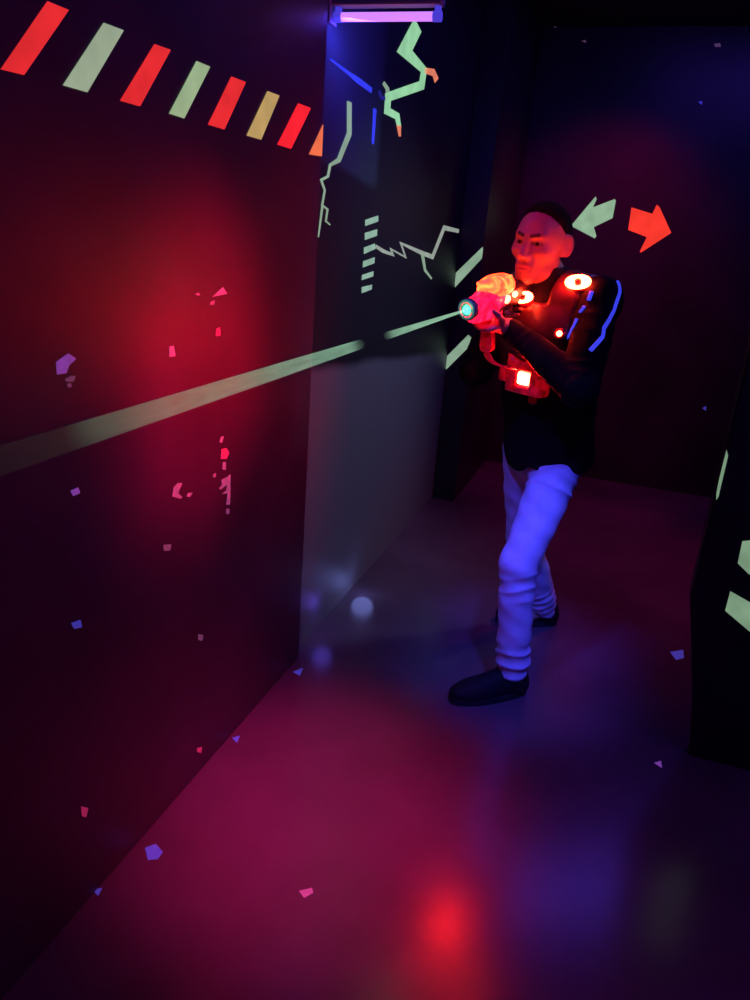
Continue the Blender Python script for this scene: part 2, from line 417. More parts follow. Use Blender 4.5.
DL = ['top dash of the ladder of pale tape dashes on the passage wall', 'second dash from the top of the pale dash ladder on the passage wall',
      'third dash of the pale dash ladder, where the zigzag bolt starts', 'fourth dash from the top of the pale dash ladder, just below the zigzag',
      'fifth dash from the top of the pale dash ladder on the passage wall', 'bottom dash, the dimmest of the pale dash ladder on the passage wall']
for q, lab in zip(DS, DL):
    tag(slab('tape_dash', 'F', q, FL['dash']), lab, 'dash', 'ladder of tape dashes on the passage wall')
z = bolt('lightning_bolt', 'F', [(3.0296, 1.5401), (3.1356, 1.5201), (3.2663, 1.5063), (3.2341, 1.5293), (3.4587, 1.4943), (3.3697, 1.5542), (3.7353, 1.5118), (3.9362, 1.4932), (4.1162, 1.6394), (4.458, 1.6306)], (.012, .014, .016, .012, .014, .014, .020, .022, .024, .020), FL['zigzag'])
bolt('branch', 'F', [(3.74, 1.505), (3.816, 1.4293), (3.9592, 1.3841)], (.020, .008), FL['dim_bolt'], parent=z)
tag(z, 'pale grey zigzag lightning bolt running sideways from the dash ladder', 'lightning bolt', 'lightning bolts on the passage wall')
z = bolt('lightning_bolt', 'F', [(3.3618, 2.3941), (3.2153, 2.2707), (3.4997, 2.2583), (3.4868, 2.1991), (3.0537, 2.0826), (3.0553, 2.0351), (3.1832, 2.0352), (3.2150, 2.004)], (.050, .052, .032, .032, .028, .028, .026, .022), FL['bolt'])
bolt('tip', 'F', [(3.2130, 2.006), (3.2220, 1.99), (3.2372, 1.9682)], (.024, .010), FL['peach'], parent=z)['label'] = 'peach coloured lower tip'
bolt('branch', 'F', [(3.5061, 2.2595), (3.6508, 2.2788), (3.713, 2.2582)], (.020, .034), FL['peach'], parent=z)['label'] = 'peach coloured side branch'
bolt('branch', 'F', [(3.0637, 2.075), (3.0367, 2.1087), (2.9883, 2.1194)], (.020, .014), FL['dim_bolt'], parent=z)
tag(z, 'bright mint green lightning bolt with peach tips, below the violet tube', 'lightning bolt', 'lightning bolts on the passage wall')
z = bolt('lightning_bolt', 'F', [(2.6536, 2.0023), (2.6703, 1.9062), (2.5857, 1.8133), (2.5129, 1.7918), (2.4994, 1.756), (2.4438, 1.7405), (2.4779, 1.7119), (2.4623, 1.665), (2.5097, 1.654), (2.4998, 1.6164), (2.539, 1.6061)], (.017, .017, .014, .008, .007, .007, .006, .006, .006, .005, .004), FL['dim_bolt'])
bolt('branch', 'F', [(2.4649, 1.665), (2.4425, 1.5643)], (.007, .003), FL['dim_bolt'], parent=z)
tag(z, 'pale green crooked lightning bolt beside the far edge of the left wall', 'lightning bolt', 'lightning bolts on the passage wall')
tag(bolt('paint_streak', 'F', [(2.4708, 2.0919), (2.6356, 2.0833), (2.72, 2.079), (2.8667, 2.0723)], (.005, .012, .020, .018), FL['blue']),
    'deep blue sloping paint streak below the violet tube', 'paint streak', 'blue paint streaks on the passage wall')
tag(bolt('paint_streak', 'F', [(2.9134, 2.0207), (2.915, 1.96), (2.9156, 1.9027)], (.014, .010), FL['blue']),
    'deep blue upright paint streak left of the mint green bolt', 'paint streak', 'blue paint streaks on the passage wall')
tag(bolt('paint_streak', 'F', [(2.945, 2.0853), (2.98, 2.068), (3.02, 2.072)], (.014, .012), FL['deep_blue']),
    'short dim blue paint streak touching the mint green bolt', 'paint streak', 'blue paint streaks on the passage wall')

# worn paint flecks: part of the wall or floor they are on
FK = {k: pmat('paint_fleck_' + k, c, rough=.6, emit=c, es=e, var=.3, vscale=40) for k, c, e in
      (('violet', srgb(150, 80, 190), .45), ('mauve', srgb(170, 110, 170), .22), ('pink', srgb(205, 50, 110), .35), ('blue', srgb(90, 90, 235), .28), ('dull', srgb(150, 110, 150), .18))}
FLECKS = [
  ('L', 'violet', [(1.152, 1.322), (1.186, 1.334), (1.207, 1.321), (1.195, 1.315), (1.187, 1.312), (1.177, 1.297), (1.152, 1.298)]),
  ('L', 'dull', [(1.172, 1.286), (1.19, 1.29), (1.202, 1.288), (1.197, 1.278), (1.176, 1.281)]),
  ('L', 'dull', [(1.177, 1.276), (1.188, 1.276), (1.19, 1.268), (1.18, 1.269)]),
  ('L', 'mauve', [(1.717, 1.412), (1.768, 1.434), (1.791, 1.416), (1.75, 1.414)]),
  ('L', 'dull', [(1.707, 1.4), (1.728, 1.403), (1.725, 1.392), (1.705, 1.393)]),
  ('L', 'mauve', [(1.636, 1.423), (1.652, 1.425), (1.659, 1.419), (1.646, 1.419)]),
  ('L', 'mauve', [(1.524, 1.309), (1.542, 1.309), (1.549, 1.284), (1.523, 1.285)]),
  ('L', 'pink', [(1.736, 1.331), (1.754, 1.333), (1.758, 1.312), (1.734, 1.312)]),
  ('L', 'mauve', [(1.525, 0.936), (1.532, 0.958), (1.551, 0.964), (1.57, 0.958), (1.558, 0.946), (1.551, 0.936), (1.57, 0.92), (1.56, 0.919)]),
  ('L', 'mauve', [(1.589, 0.916), (1.598, 0.923), (1.619, 0.917), (1.604, 0.91)]),
  ('L', 'mauve', [(1.754, 1.023), (1.764, 1.037), (1.778, 1.034), (1.768, 1.018)]),
  ('L', 'pink', [(1.762, 0.973), (1.765, 1.0), (1.793, 0.997), (1.809, 0.978), (1.793, 0.965)]),
  ('L', 'mauve', [(1.773, 0.96), (1.789, 0.957), (1.79, 0.933), (1.771, 0.94)]),
  ('L', 'dull', [(1.722, 0.939), (1.736, 0.939), (1.734, 0.927), (1.72, 0.931)]),
  ('L', 'mauve', [(1.766, 0.91), (1.802, 0.91), (1.817, 0.913), (1.816, 0.821), (1.795, 0.826), (1.801, 0.86), (1.77, 0.867), (1.794, 0.871), (1.798, 0.887), (1.762, 0.883), (1.754, 0.889), (1.77, 0.895)]),
  ('L', 'mauve', [(1.795, 0.814), (1.812, 0.809), (1.812, 0.792), (1.794, 0.799)]),
  ('L', 'violet', [(1.167, 1.059), (1.19, 1.06), (1.195, 1.046), (1.174, 1.046)]),
  ('L', 'blue', [(1.143, 0.768), (1.171, 0.762), (1.175, 0.742), (1.151, 0.75)]),
  ('L', 'dull', [(1.641, 0.483), (1.667, 0.466), (1.662, 0.449), (1.641, 0.464)]),
  ('L', 'pink', [(1.631, 0.097), (1.659, 0.081), (1.653, 0.063), (1.631, 0.083)]),
  ('L', 'pink', [(1.133, 0.29), (1.156, 0.266), (1.147, 0.246), (1.134, 0.26)]),
  ('L', 'dull', [(1.482, 0.82), (1.516, 0.809), (1.511, 0.794), (1.485, 0.802)]),
  ('G', 'blue', [(-0.992, 1.327), (-0.974, 1.35), (-0.941, 1.334), (-0.939, 1.309), (-0.961, 1.296)]),
  ('G', 'mauve', [(-0.556, 1.362), (-0.529, 1.384), (-0.52, 1.371), (-0.535, 1.348)]),
  ('G', 'blue', [(-1.029, 1.163), (-1.012, 1.177), (-1.006, 1.154)]),
  ('G', 'blue', [(0.384, 3.103), (0.438, 3.148), (0.439, 3.077), (0.406, 3.044)]),
  ('G', 'violet', [(0.315, 2.294), (0.337, 2.315), (0.34, 2.278)]),
  ('G', 'blue', [(-1.01, 1.827), (-0.992, 1.847), (-0.983, 1.811)]),
  ('G', 'blue', [(-0.996, 2.266), (-0.973, 2.307), (-0.961, 2.253)]),
  ('B', 'blue', [(0.527, 0.62), (0.549, 0.637), (0.556, 0.604)]),
  ('B', 'dull', [(0.142, 2.806), (0.175, 2.811), (0.185, 2.79), (0.151, 2.79)]),
  ('B', 'blue', [(0.116, 2.492), (0.138, 2.498), (0.143, 2.476)]),
  ('B', 'dull', [(-0.848, 2.909), (-0.817, 2.914), (-0.814, 2.892)]),
  ('B', 'dull', [(-0.646, 2.82), (-0.617, 2.826), (-0.614, 2.809)]),
]
floor_o = bpy.data.objects['floor']
for pl, c, pts in FLECKS:
    slab('paint_fleck', pl, pts, FK[c], .0012, {'L': wall_left, 'G': floor_o, 'B': wall_back}[pl])

# ------------------------------------------------------------------ black-light tube on a bracket
M['housing'] = pmat('white_enamel_housing', (.35, .35, .4), rough=.4)
M['tube'] = pmat('violet_tube_glass', (.3, .2, .5), rough=.3, emit=(.62, .22, 1.0), es=1.15)
M['tubecap'] = pmat('tube_end_plastic', (.05, .04, .2), rough=.4, emit=(.06, .04, .6), es=1.0)
fx = empty('black_light_fixture', (-1.05, 2.46, 2.205))
def under(o, parent):
    bpy.context.view_layer.update()
    o.parent = parent; o.matrix_parent_inverse = parent.matrix_world.inverted(); return o
y0, z0 = 2.46, 2.203
bm = bmesh.new(); add_cyl(bm, (-1.012, y0, z0), (-.722, y0, z0), .0125, seg=20); under(bmobj('tube', bm, M['tube'], None, True), fx)
for xa, xb in ((-1.036, -1.012), (-.722, -.698)):
    bm = bmesh.new(); add_cyl(bm, (xa, y0, z0), (xb, y0, z0), .0145, seg=20); add_box(bm, (xa + .004, y0 - .008, z0 + .004), (xb - .004, y0 + .008, z0 + .03)); under(bmobj('end_cap', bm, M['tubecap']), fx)
bm = bmesh.new(); add_box(bm, (-1.04, y0 - .022, z0 + .026), (-.694, y0 + .022, z0 + .056), .006); under(bmobj('housing', bm, M['housing']), fx)
bm = bmesh.new(); add_box(bm, (-1.0508, y0 - .03, z0 - .02), (-1.04, y0 + .03, z0 + .09), .003); under(bmobj('wall_bracket', bm, M['housing']), fx)
tag(fx, 'glowing violet black light tube on a bracket high on the passage wall', 'light')

def lamp(name, kind, loc, col, power, size=.1, aim=None, spot=None, blend=.6, sy=None):
    l = bpy.data.lights.new(name, kind); l.color = col; l.energy = power
    if kind == 'AREA':
        l.size = size
        if sy: l.shape = 'RECTANGLE'; l.size_y = sy
    else: l.shadow_soft_size = size
    if kind == 'SPOT': l.spot_size = math.radians(spot); l.spot_blend = blend
    o = bpy.data.objects.new(name, l); COL.objects.link(o); o.location = loc
    if aim is not None: o.rotation_euler = (Vector(aim) - Vector(loc)).to_track_quat('-Z', 'Y').to_euler()
    return o
UV = (.02, .035, 1.0)
RED = (1.0, .004, .02)
lamp('black_light_tube_glow', 'AREA', (-.86, 2.46, 2.185), (.05, .04, 1.0), 3.2, .3, (-.99, 3.3, 1.75), sy=.03)
lamp('added_blue_fill_overhead', 'AREA', (.05, .55, 2.85), UV, 1.3, 1.2, (-.15, 2.5, .4), sy=.1)  # added soft blue fill from above, no fixture there
lamp('added_blue_spot_player', 'SPOT', (.25, .7, 2.8), (.07, .075, 1.0), 310, .08, (-.19, 2.5, .31), 20, .9)  # added unseen spot that brightens the jeans
lamp('added_blue_fill_right', 'AREA', (1.2, 1.6, 2.8), UV, 8, 1.2, (.4, 2.0, 0), sy=.1)  # added blue fill for the floor by the right partition
lamp('added_blue_fill_aisle', 'AREA', (.4, 4.6, 2.85), (.10, .05, .9), 8, 1.2, (.2, 5.0, 0), sy=.1)  # added blue fill for the upper back of the room
lamp('added_red_spot_floor', 'SPOT', (-.05, 1.0, 2.85), (1.0, .03, .24), 480, .12, (-.62, 1.64, 0), 27, 1.0)  # added unseen spot, makes the magenta patch on the floor
lamp('added_red_spot_aisle', 'SPOT', (.9, 4.4, 2.85), RED, 70, .12, (.05, 3.9, 0), 55, 1.0)  # added red light for the floor behind the player
lamp('added_red_spot_back_wall', 'SPOT', (-.1, 4.0, 2.85), RED, 70, .12, (-.45, 5.55, 1.1), 70, 1.0)  # added red light to lift the dark back wall
lamp('added_red_spot_left_wall', 'SPOT', (.9, 1.9, 2.6), (1.0, .004, .06), 680, .12, (-1.02, 1.68, 1.25), 20, 1.0)  # added unseen spot for the red glow on the left wall
lamp('added_passage_fill', 'SPOT', (.75, 3.3, 2.8), (.50, .55, 1.0), 95, .10, (-1.05, 3.2, .90), 56, 1.0)  # added fill that greys the lower passage wall, no such lamp
lamp('laser_spill', 'POINT', (-.490, 2.190, 1.402), (.25, 1.0, .55), .12, .01)
lamp('added_red_spot_player', 'SPOT', (-1.0, .9, 2.8), (1.0, .006, .05), 130, .10, (-.36, 2.45, 1.64), 12, 1.0)  # added narrow spot that reddens the forehead
lamp('added_red_wash_near', 'SPOT', (.6, 2.2, 2.85), (1.0, .01, .15), 11, .15, (.25, 1.5, 0), 60, 1.0)  # added weak red wash over the near floor
lamp('added_blue_pool_pale', 'POINT', (-.975, 2.985, .05), (.26, .32, 1.0), .26, .055)  # added light without a fitting, makes the pale pool at the wall foot
lamp('added_blue_pool_deep', 'POINT', (-1.012, 2.60, .125), (.16, .10, 1.0), .12, .04)  # added light without a fitting, makes the bluer pool on the wall
lamp('added_blue_spot_from_left', 'SPOT', (-.75, .9, 2.8), (.06, .06, 1.0), 190, .08, (-.24, 2.75, .42), 17, 1.0)  # added unseen spot that fills the shaded legs with blue

# ------------------------------------------------------------------ the player
PF = unit((-.5, -.87, 0)); PL = V(.87, -.5, 0) / np.linalg.norm((.87, .5)); UP = V(0, 0, 1)
J = dict(pel=V(-.22, 2.68, .93), LH=V(-.153, 2.635, .90), RH=V(-.295, 2.725, .90), LK=V(-.238, 2.44, .545), LA=V(-.205, 2.48, .10),
         RK=V(-.275, 2.86, .49), RA=V(-.16, 3.09, .10), NB=V(-.285, 2.575, 1.475), LS=V(-.12, 2.495, 1.45), RS=V(-.42, 2.655, 1.435),
         HC=V(-.328, 2.545, 1.603), LE=V(-.128, 2.307, 1.205), RE=V(-.50, 2.60, 1.17))
# gun frame: x right, y forward, z up of the gun, origin at the muzzle
MUZ = V(-.477, 2.226, 1.400); g = unit((-.377, -.912, -.162)); gu = unit(UP - g * g[2]); gr = np.cross(g, gu)
GR = np.stack([gr, g, gu], 1)
def G(x, y, z): return MUZ + GR @ V(x, y, z)
LW = G(-.035, -.185, -.085); RW = G(.015, -.385, -.075)      # wrists

person = empty('person', (-.2, 2.75, 0))
tag(person, 'person in a black striped jacket and pale jeans aiming a glowing laser gun', 'person')

# --- body (one continuous skin)
HM = np.eye(3); hf = unit((-.35, -.93, -.06)); hx = unit(np.cross(hf, UP)) * -1   # hx = the head's own left
hz = np.cross(hf, -hx) * -1
hz = unit(np.cross(hx, hf)) if np.cross(hx, hf)[2] > 0 else unit(np.cross(hf, hx))
# small tilt of the head towards its right
a_ = math.radians(-3); hx, hz = hx * math.cos(a_) + hz * math.sin(a_), hz * math.cos(a_) - hx * math.sin(a_)
HR = np.stack([hx, hf, hz], 1)
def H(x, y, z): return J['HC'] + HR @ V(x, y, z)
def tilt(ax, deg):
    c, s = math.cos(math.radians(deg)), math.sin(math.radians(deg))
    m = {'x': V(1, 0, 0, 0, c, -s, 0, s, c), 'y': V(c, 0, s, 0, 1, 0, -s, 0, c), 'z': V(c, -s, 0, s, c, 0, 0, 0, 1)}[ax].reshape(3, 3)
    return HR @ m
B = Field()
B.add(sd_ell(H(0, -.018, .030), (.0745, .094, .082), HR))
B.add(sd_ell(H(0, .030, .010), (.064, .062, .075), HR), .03)
B.add(sd_ell(H(0, .034, -.040), (.052, .056, .068), HR), .03)
for s in (-1, 1):
    B.add(sd_cap(H(s * .053, -.008, -.050), H(s * .041, .026, -.090), .013, .012), .03)
    B.add(sd_cap(H(s * .041, .026, -.090), H(s * .014, .074, -.103), .012, .014), .03)
    B.add(sd_ell(H(s * .045, .056, -.024), (.021, .024, .018), HR), .025)
B.add(sd_ell(H(0, .076, -.100), (.024, .018, .018), HR), .02)
B.add(sd_cap(H(-.040, .074, .024), H(-.012, .088, .019), .010, .009), .018)
B.add(sd_cap(H(.040, .074, .024), H(.012, .088, .019), .010, .009), .018)
for s in (-1, 1):
    B.add(sd_ell(H(s * .031, .095, .000), (.019, .016, .012), HR), .014, 's')
    B.add(sd_ell(H(s * .031, .0735, .001), (.0145, .0135, .0130), HR), .006)
    B.add(sd_ell(H(s * .031, .090, .0005), (.0138, .009, .0054), HR), .003, 's')
B.add(sd_cap(H(0, .086, .014), H(0, .112, -.032), .0080, .0110), .012)
B.add(sd_ell(H(0, .112, -.036), (.012, .010, .009), HR), .008)
for s in (-1, 1): B.add(sd_ell(H(s * .012, .099, -.040), (.0085, .011, .008), HR), .008)
for s in (-1, 1): B.add(sd_ell(H(s * .006, .106, -.047), (.0036, .005, .004), HR), .003, 's')
B.add(sd_ell(H(0, .084, -.070), (.032, .014, .024), HR), .02)
B.add(sd_ell(H(0, .0965, -.0655), (.023, .0075, .0050), HR), .006)
B.add(sd_ell(H(0, .0945, -.0780), (.019, .0080, .0062), HR), .006)
B.add(sd_ell(H(0, .1040, -.0715), (.025, .0075, .0017), HR), .003, 's')
for s in (-1, 1):
    er = tilt('z', s * 30)
    B.add(sd_ell(H(s * .082, -.018, -.002), (.0085, .023, .035), er), .008)
    B.add(sd_ell(H(s * .082, -.018, -.002) + er @ V(s * .0115, .002, .004), (.0085, .014, .024), er), .003, 's')
    B.add(sd_ell(H(s * .074, -.004, -.026), (.007, .010, .011), er), .005)
B.add(sd_cap(H(0, -.024, -.055), J['NB'] + PF * -.02, .047, .056), .02)
B.add(sd_cap(H(.03, -.02, -.06), J['NB'] + PF * .035 + PL * .015, .018, .014), .02)
# torso, arms and legs under the clothes
chest = V(-.265, 2.59, 1.30)
B.add(sd_oval(J['pel'], chest, (.145, .10), (.155, .105), PL), .04)
B.add(sd_oval(chest, J['NB'] + V(0, 0, -.05), (.15, .10), (.10, .075), PL), .05)
B.add(sd_cap(J['NB'] + V(0, 0, -.03), J['LS'], .05, .050), .04); B.add(sd_cap(J['NB'] + V(0, 0, -.03), J['RS'], .05, .050), .04)
for S, E_, W in (('LS', 'LE', LW), ('RS', 'RE', RW)):
    B.add(sd_cap(J[S], J[E_], .048, .037), .02); B.add(sd_cap(J[E_], W, .038, .026), .02)
for S, K, A in (('LH', 'LK', 'LA'), ('RH', 'RK', 'RA')):
    B.add(sd_cap(J[S], J[K], .078, .052), .03); B.add(sd_cap(J[K], J[A], .052, .036), .02)
    B.add(sd_cap(J[A] + V(0, 0, -.02), J[A] + V(-.12, -.10, -.065), .030, .020), .02)
# hands: palm, four unequal bent fingers and a thumb that closes on the grip
def finger(F, pts, r0, r1, k=.004):
    n = len(pts) - 1
    for i in range(n):
        F.add(sd_cap(pts[i], pts[i + 1], r0 + (r1 - r0) * i / n, r0 + (r1 - r0) * (i + 1) / n), k if i else .006)
def left_hand(F):     # under the front grip, fingers up its right side, thumb up the left
    F.add(sd_cap(LW, G(-.022, -.15, -.075), .024, .022), .02)
    F.add(sd_ell(G(-.004, -.118, -.072), (.036, .044, .015), GR), .014)
    for i, y in enumerate((-.150, -.130, -.110, -.090)):
        ln = (.80, .95, 1.0, .92)[i]
        finger(F, [G(.022, y - .002, -.068), G(.042, y, -.048), G(.046, y + .002, -.048 + .032 * ln), G(.038, y + .003, -.048 + .052 * ln)], .0088, .0068, .003)
    finger(F, [G(-.026, -.150, -.070), G(-.044, -.128, -.050), G(-.047, -.100, -.030), G(-.042, -.082, -.014)], .0125, .0078)
def right_hand(F):    # round the rear grip
    F.add(sd_cap(RW, G(.014, -.345, -.065), .026, .022), .02)
    F.add(sd_ell(G(.022, -.322, -.070), (.016, .030, .042), GR), .014)
    for i, z_ in enumerate((-.045, -.066, -.086, -.105)):
        ln = (1.0, 1.0, .95, .8)[i]
        finger(F, [G(.030, -.308, z_), G(.034, -.276, z_ + .002), G(.010, -.262, z_ + .001), G(.010 - .030 * ln, -.274, z_)], .0086, .0068, .003)
    finger(F, [G(.008, -.345, -.050), G(-.020, -.330, -.034), G(-.030, -.304, -.030), G(-.030, -.282, -.032)], .0125, .0078)
left_hand(B); right_hand(B)

def skin_mat():
    m, nt, b = new_mat('skin')
    at = nt.nodes.new('ShaderNodeAttribute'); at.attribute_name = 'tone'
    tc = nt.nodes.new('ShaderNodeTexCoord'); nz = nt.nodes.new('ShaderNodeTexNoise'); nz.inputs['Scale'].default_value = 90; nt.links.new(tc.outputs['Object'], nz.inputs['Vector'])
    mx = nt.nodes.new('ShaderNodeMix'); mx.data_type = 'RGBA'; mx.blend_type = 'MULTIPLY'; mx.inputs['Factor'].default_value = .2
    nt.links.new(at.outputs['Color'], mx.inputs['A']); nt.links.new(nz.outputs['Color'], mx.inputs['B'])
    nt.links.new(mx.outputs['Result'], b.inputs['Base Color'])
    b.inputs['Roughness'].default_value = .5; b.inputs['Subsurface Weight'].default_value = .1; b.inputs['Subsurface Radius'].default_value = (.01, .004, .002); b.inputs['Subsurface Scale'].default_value = .5
    return m
M['skin'] = skin_mat()
body, Pb = fieldobj('body', B, .0034, M['skin'], relax=1)
def pol(pts, r, q):
    d = np.full(len(q), 9.)
    for a, b in zip(pts[:-1], pts[1:]): d = np.minimum(d, sd_cap(a, b, r)[0](q))
    return d
q = (Pb - J['HC']) @ HR
tone = np.tile(V(.44, .30, .24), (len(Pb), 1))
def blend(mask, c):
    global tone
    tone = tone * (1 - mask[:, None]) + V(*c) * mask[:, None]
nearhead = (np.abs(q[:, 0]) < .1) & (np.abs(q[:, 1]) < .14) & (np.abs(q[:, 2]) < .15)
stub = np.clip((-.048 - q[:, 2]) / .02, 0, 1) * np.clip((q[:, 1] - -.01) / .03, 0, 1) * nearhead * (q[:, 2] > -.13)
blend(stub * .6, (.16, .11, .10))
lip = np.clip(1.3 - np.sqrt((q[:, 0] / .024) ** 2 + ((q[:, 2] + .0715) / .0105) ** 2), 0, .3) / .3 * (q[:, 1] > .085) * nearhead
blend(lip * .8, (.40, .17, .16))
for s in (-1, 1):
    d = pol([V(s * .014, .09, .0215), V(s * .034, .085, .0265), V(s * .050, .066, .017)], .0064, q * V(1, .6, 1) + V(0, .035, 0) * 1)
    blend(np.clip(-d / .002 + .6, 0, 1) * nearhead * .92, (.03, .02, .02))
    e = np.sqrt(((q[:, 0] - s * .031) / .0155) ** 2 + ((q[:, 2] - .0005) / .0062) ** 2)
    blend(np.clip((1.25 - e) / .25, 0, 1) * (q[:, 1] > .06) * nearhead * .6, (.10, .06, .05))
at = body.data.attributes.new('tone', 'FLOAT_COLOR', 'POINT')
at.data.foreach_set('color', np.concatenate([tone, np.ones((len(tone), 1))], 1).astype(np.float32).ravel())
under(body, person)
def eye_mat():
    m, nt, b = new_mat('eye')
    tc = nt.nodes.new('ShaderNodeTexCoord'); vl = nt.nodes.new('ShaderNodeVectorMath'); vl.operation = 'DISTANCE'
    nt.links.new(tc.outputs['Object'], vl.inputs[0]); vl.inputs[1].default_value = (0, 0, .0125)
    r = nt.nodes.new('ShaderNodeValToRGB'); r.color_ramp.interpolation = 'CONSTANT'
    r.color_ramp.elements[0].color = (.005, .004, .004, 1); r.color_ramp.elements[1].position = .0026; r.color_ramp.elements[1].color = (.05, .03, .02, 1)
    e = r.color_ramp.elements.new(.0066); e.color = (.7, .68, .66, 1)
    nt.links.new(vl.outputs['Value'], r.inputs['Fac']); nt.links.new(r.outputs['Color'], b.inputs['Base Color']); b.inputs['Roughness'].default_value = .1
    return m
M['eye'] = eye_mat()
for s in (-1, 1):
    bm = bmesh.new(); bmesh.ops.create_uvsphere(bm, u_segments=24, v_segments=16, radius=.0122)
    e = bmobj('eye', bm, M['eye'], None, True)
    look = unit(g * 1.0 + V(0, 0, -.02)); look = unit(look * .6 + hf * .4)
    e.matrix_world = Matrix.Translation(Vector(H(s * .031, .0735, .001))) @ Vector(look).to_track_quat('Z', 'Y').to_matrix().to_4x4()
    under(e, person)
# --- hair: short, receding at the temples, faded at the sides
M['hair'] = pmat('dark_hair', (.010, .008, .007), rough=.9, spec=.12, var=.4, vscale=120, bump=.5, bscale=260)
Hh = Field()
Hh.add(sd_ell(H(0, -.022, .033), (.0750, .0945, .0822), HR))
Hh.add(sd_ell(H(0, .006, .050), (.0645, .066, .0650), HR), .03)
n_ = HR @ unit((0, .72, -.69)); Hh.add(sd_plane(n_, n_ @ H(0, .060, .094)), .012, 'i')
n2 = HR @ unit((0, -.1, -1)); Hh.add(sd_plane(n2, n2 @ H(0, 0, -.055)), .01, 'i')
for s in (-1, 1): Hh.add(sd_ell(H(s * .05, .075, .085), (.018, .028, .020), HR), .01, 's')
Hh.disp = lambda p: .0016 * np.sin(p[..., 0] * 420 + 3 * np.sin(p[..., 2] * 160)) * np.sin(p[..., 1] * 380)
ho, _ = fieldobj('hair', Hh, .0034, M['hair']); under(ho, person)

# --- jeans: pale denim with bunched folds at the knee and the ankle
def folded(pts, rad, folds, seed):
    """a trouser leg along a polyline, radius from (s, r) pairs, folds = [(s0, s1, amplitude, wavelength)]"""
    pts = [V(*p) for p in pts]; L = [np.linalg.norm(b - a) for a, b in zip(pts[:-1], pts[1:])]; S = np.concatenate([[0], np.cumsum(L)])
    rs = np.array([a for a, b in rad]) * S[-1]; rv = np.array([b for a, b in rad])
    def fn(p):
        best = None
        for i, (a, b) in enumerate(zip(pts[:-1], pts[1:])):
            ab = b - a; t = np.clip((p - a) @ ab / (ab @ ab), 0, 1); qv = p - a - t[..., None] * ab
            d = np.sqrt((qv * qv).sum(-1)); s = S[i] + t * L[i]; an = np.arctan2(qv @ PL, qv @ PF)
            r = np.interp(s, rs, rv)
            for s0, s1, am, wl, tw in folds:
                x = s / S[-1]; win = np.clip((x - s0) / .04, 0, 1) * np.clip((s1 - x) / .04, 0, 1)
                ph = 2 * np.pi * s / wl + tw * np.sin(an + seed) + .8 * np.sin(2 * an + seed * 2 + s * 9)
                r = r + win * am * (1 - np.abs(np.sin(ph / 2)) ** .7 * 1.6) * (.75 + .25 * np.sin(an * 2 + seed + s * 22))
            e = d - r
            best = e if best is None else smin(best, e, .02)
        return best
    c = (pts[0] + pts[-1]) / 2
    return fn, c, S[-1] / 2 + .16
Jn = Field()
Jn.add(sd_oval(J['pel'] + V(0, 0, .10), J['pel'] + V(0, 0, -.05), (.134, .098), (.142, .106), PL))
Jn.add(folded([J['LH'] + V(-.005, 0, .02), J['LK'], J['LA'] + V(0, 0, -.025)], [(0, .080), (.18, .079), (.36, .071), (.5, .062), (.58, .064), (.70, .061), (.82, .061), (.92, .062), (1, .046)],
    [(.07, .20, .007, .050, 1.6), (.44, .62, .006, .052, 2.4), (.80, 1.05, .009, .052, 1.9)], .4), .035)
Jn.add(folded([J['RH'], J['RK'], J['RA'] + V(0, 0, -.02)], [(0, .094), (.2, .086), (.5, .064), (.7, .066), (.9, .062), (1, .050)],
    [(.44, .62, .005, .04, 1.2), (.80, 1.05, .006, .04, .8)], 2.1), .03)
for A in ('LA', 'RA'):
    Jn.add(sd_plane((0, 0, -1), -(J[A][2] - .045)), 0, 'i')
    break
Jn.disp = lambda p: .0025 * np.sin(p[..., 2] * 55 + 6 * p[..., 0]) * np.sin(p[..., 0] * 38 + p[..., 2] * 21)
def denim():
    m, nt, b = new_mat('pale_denim')
    tc = nt.nodes.new('ShaderNodeTexCoord'); wv = nt.nodes.new('ShaderNodeTexNoise'); wv.inputs['Scale'].default_value = 22; wv.inputs['Detail'].default_value = 8
    nt.links.new(tc.outputs['Object'], wv.inputs['Vector']); r = nt.nodes.new('ShaderNodeValToRGB')
    r.color_ramp.elements[0].position = .3; r.color_ramp.elements[0].color = (.52, .54, .78, 1); r.color_ramp.elements[1].position = .7; r.color_ramp.elements[1].color = (.66, .68, .92, 1)
    nt.links.new(wv.outputs['Fac'], r.inputs['Fac']); nt.links.new(r.outputs['Color'], b.inputs['Base Color']); b.inputs['Roughness'].default_value = .85; b.inputs['Specular IOR Level'].default_value = .2
    n2 = nt.nodes.new('ShaderNodeTexNoise'); n2.inputs['Scale'].default_value = 500; nt.links.new(tc.outputs['Object'], n2.inputs['Vector'])
    bp = nt.nodes.new('ShaderNodeBump'); bp.inputs['Strength'].default_value = .15; bp.inputs['Distance'].default_value = .002; nt.links.new(n2.outputs['Fac'], bp.inputs['Height']); nt.links.new(bp.outputs['Normal'], b.inputs['Normal'])
    return m
M['denim'] = denim()
jo, _ = fieldobj('jeans', Jn, .0055, M['denim']); under(jo, person)

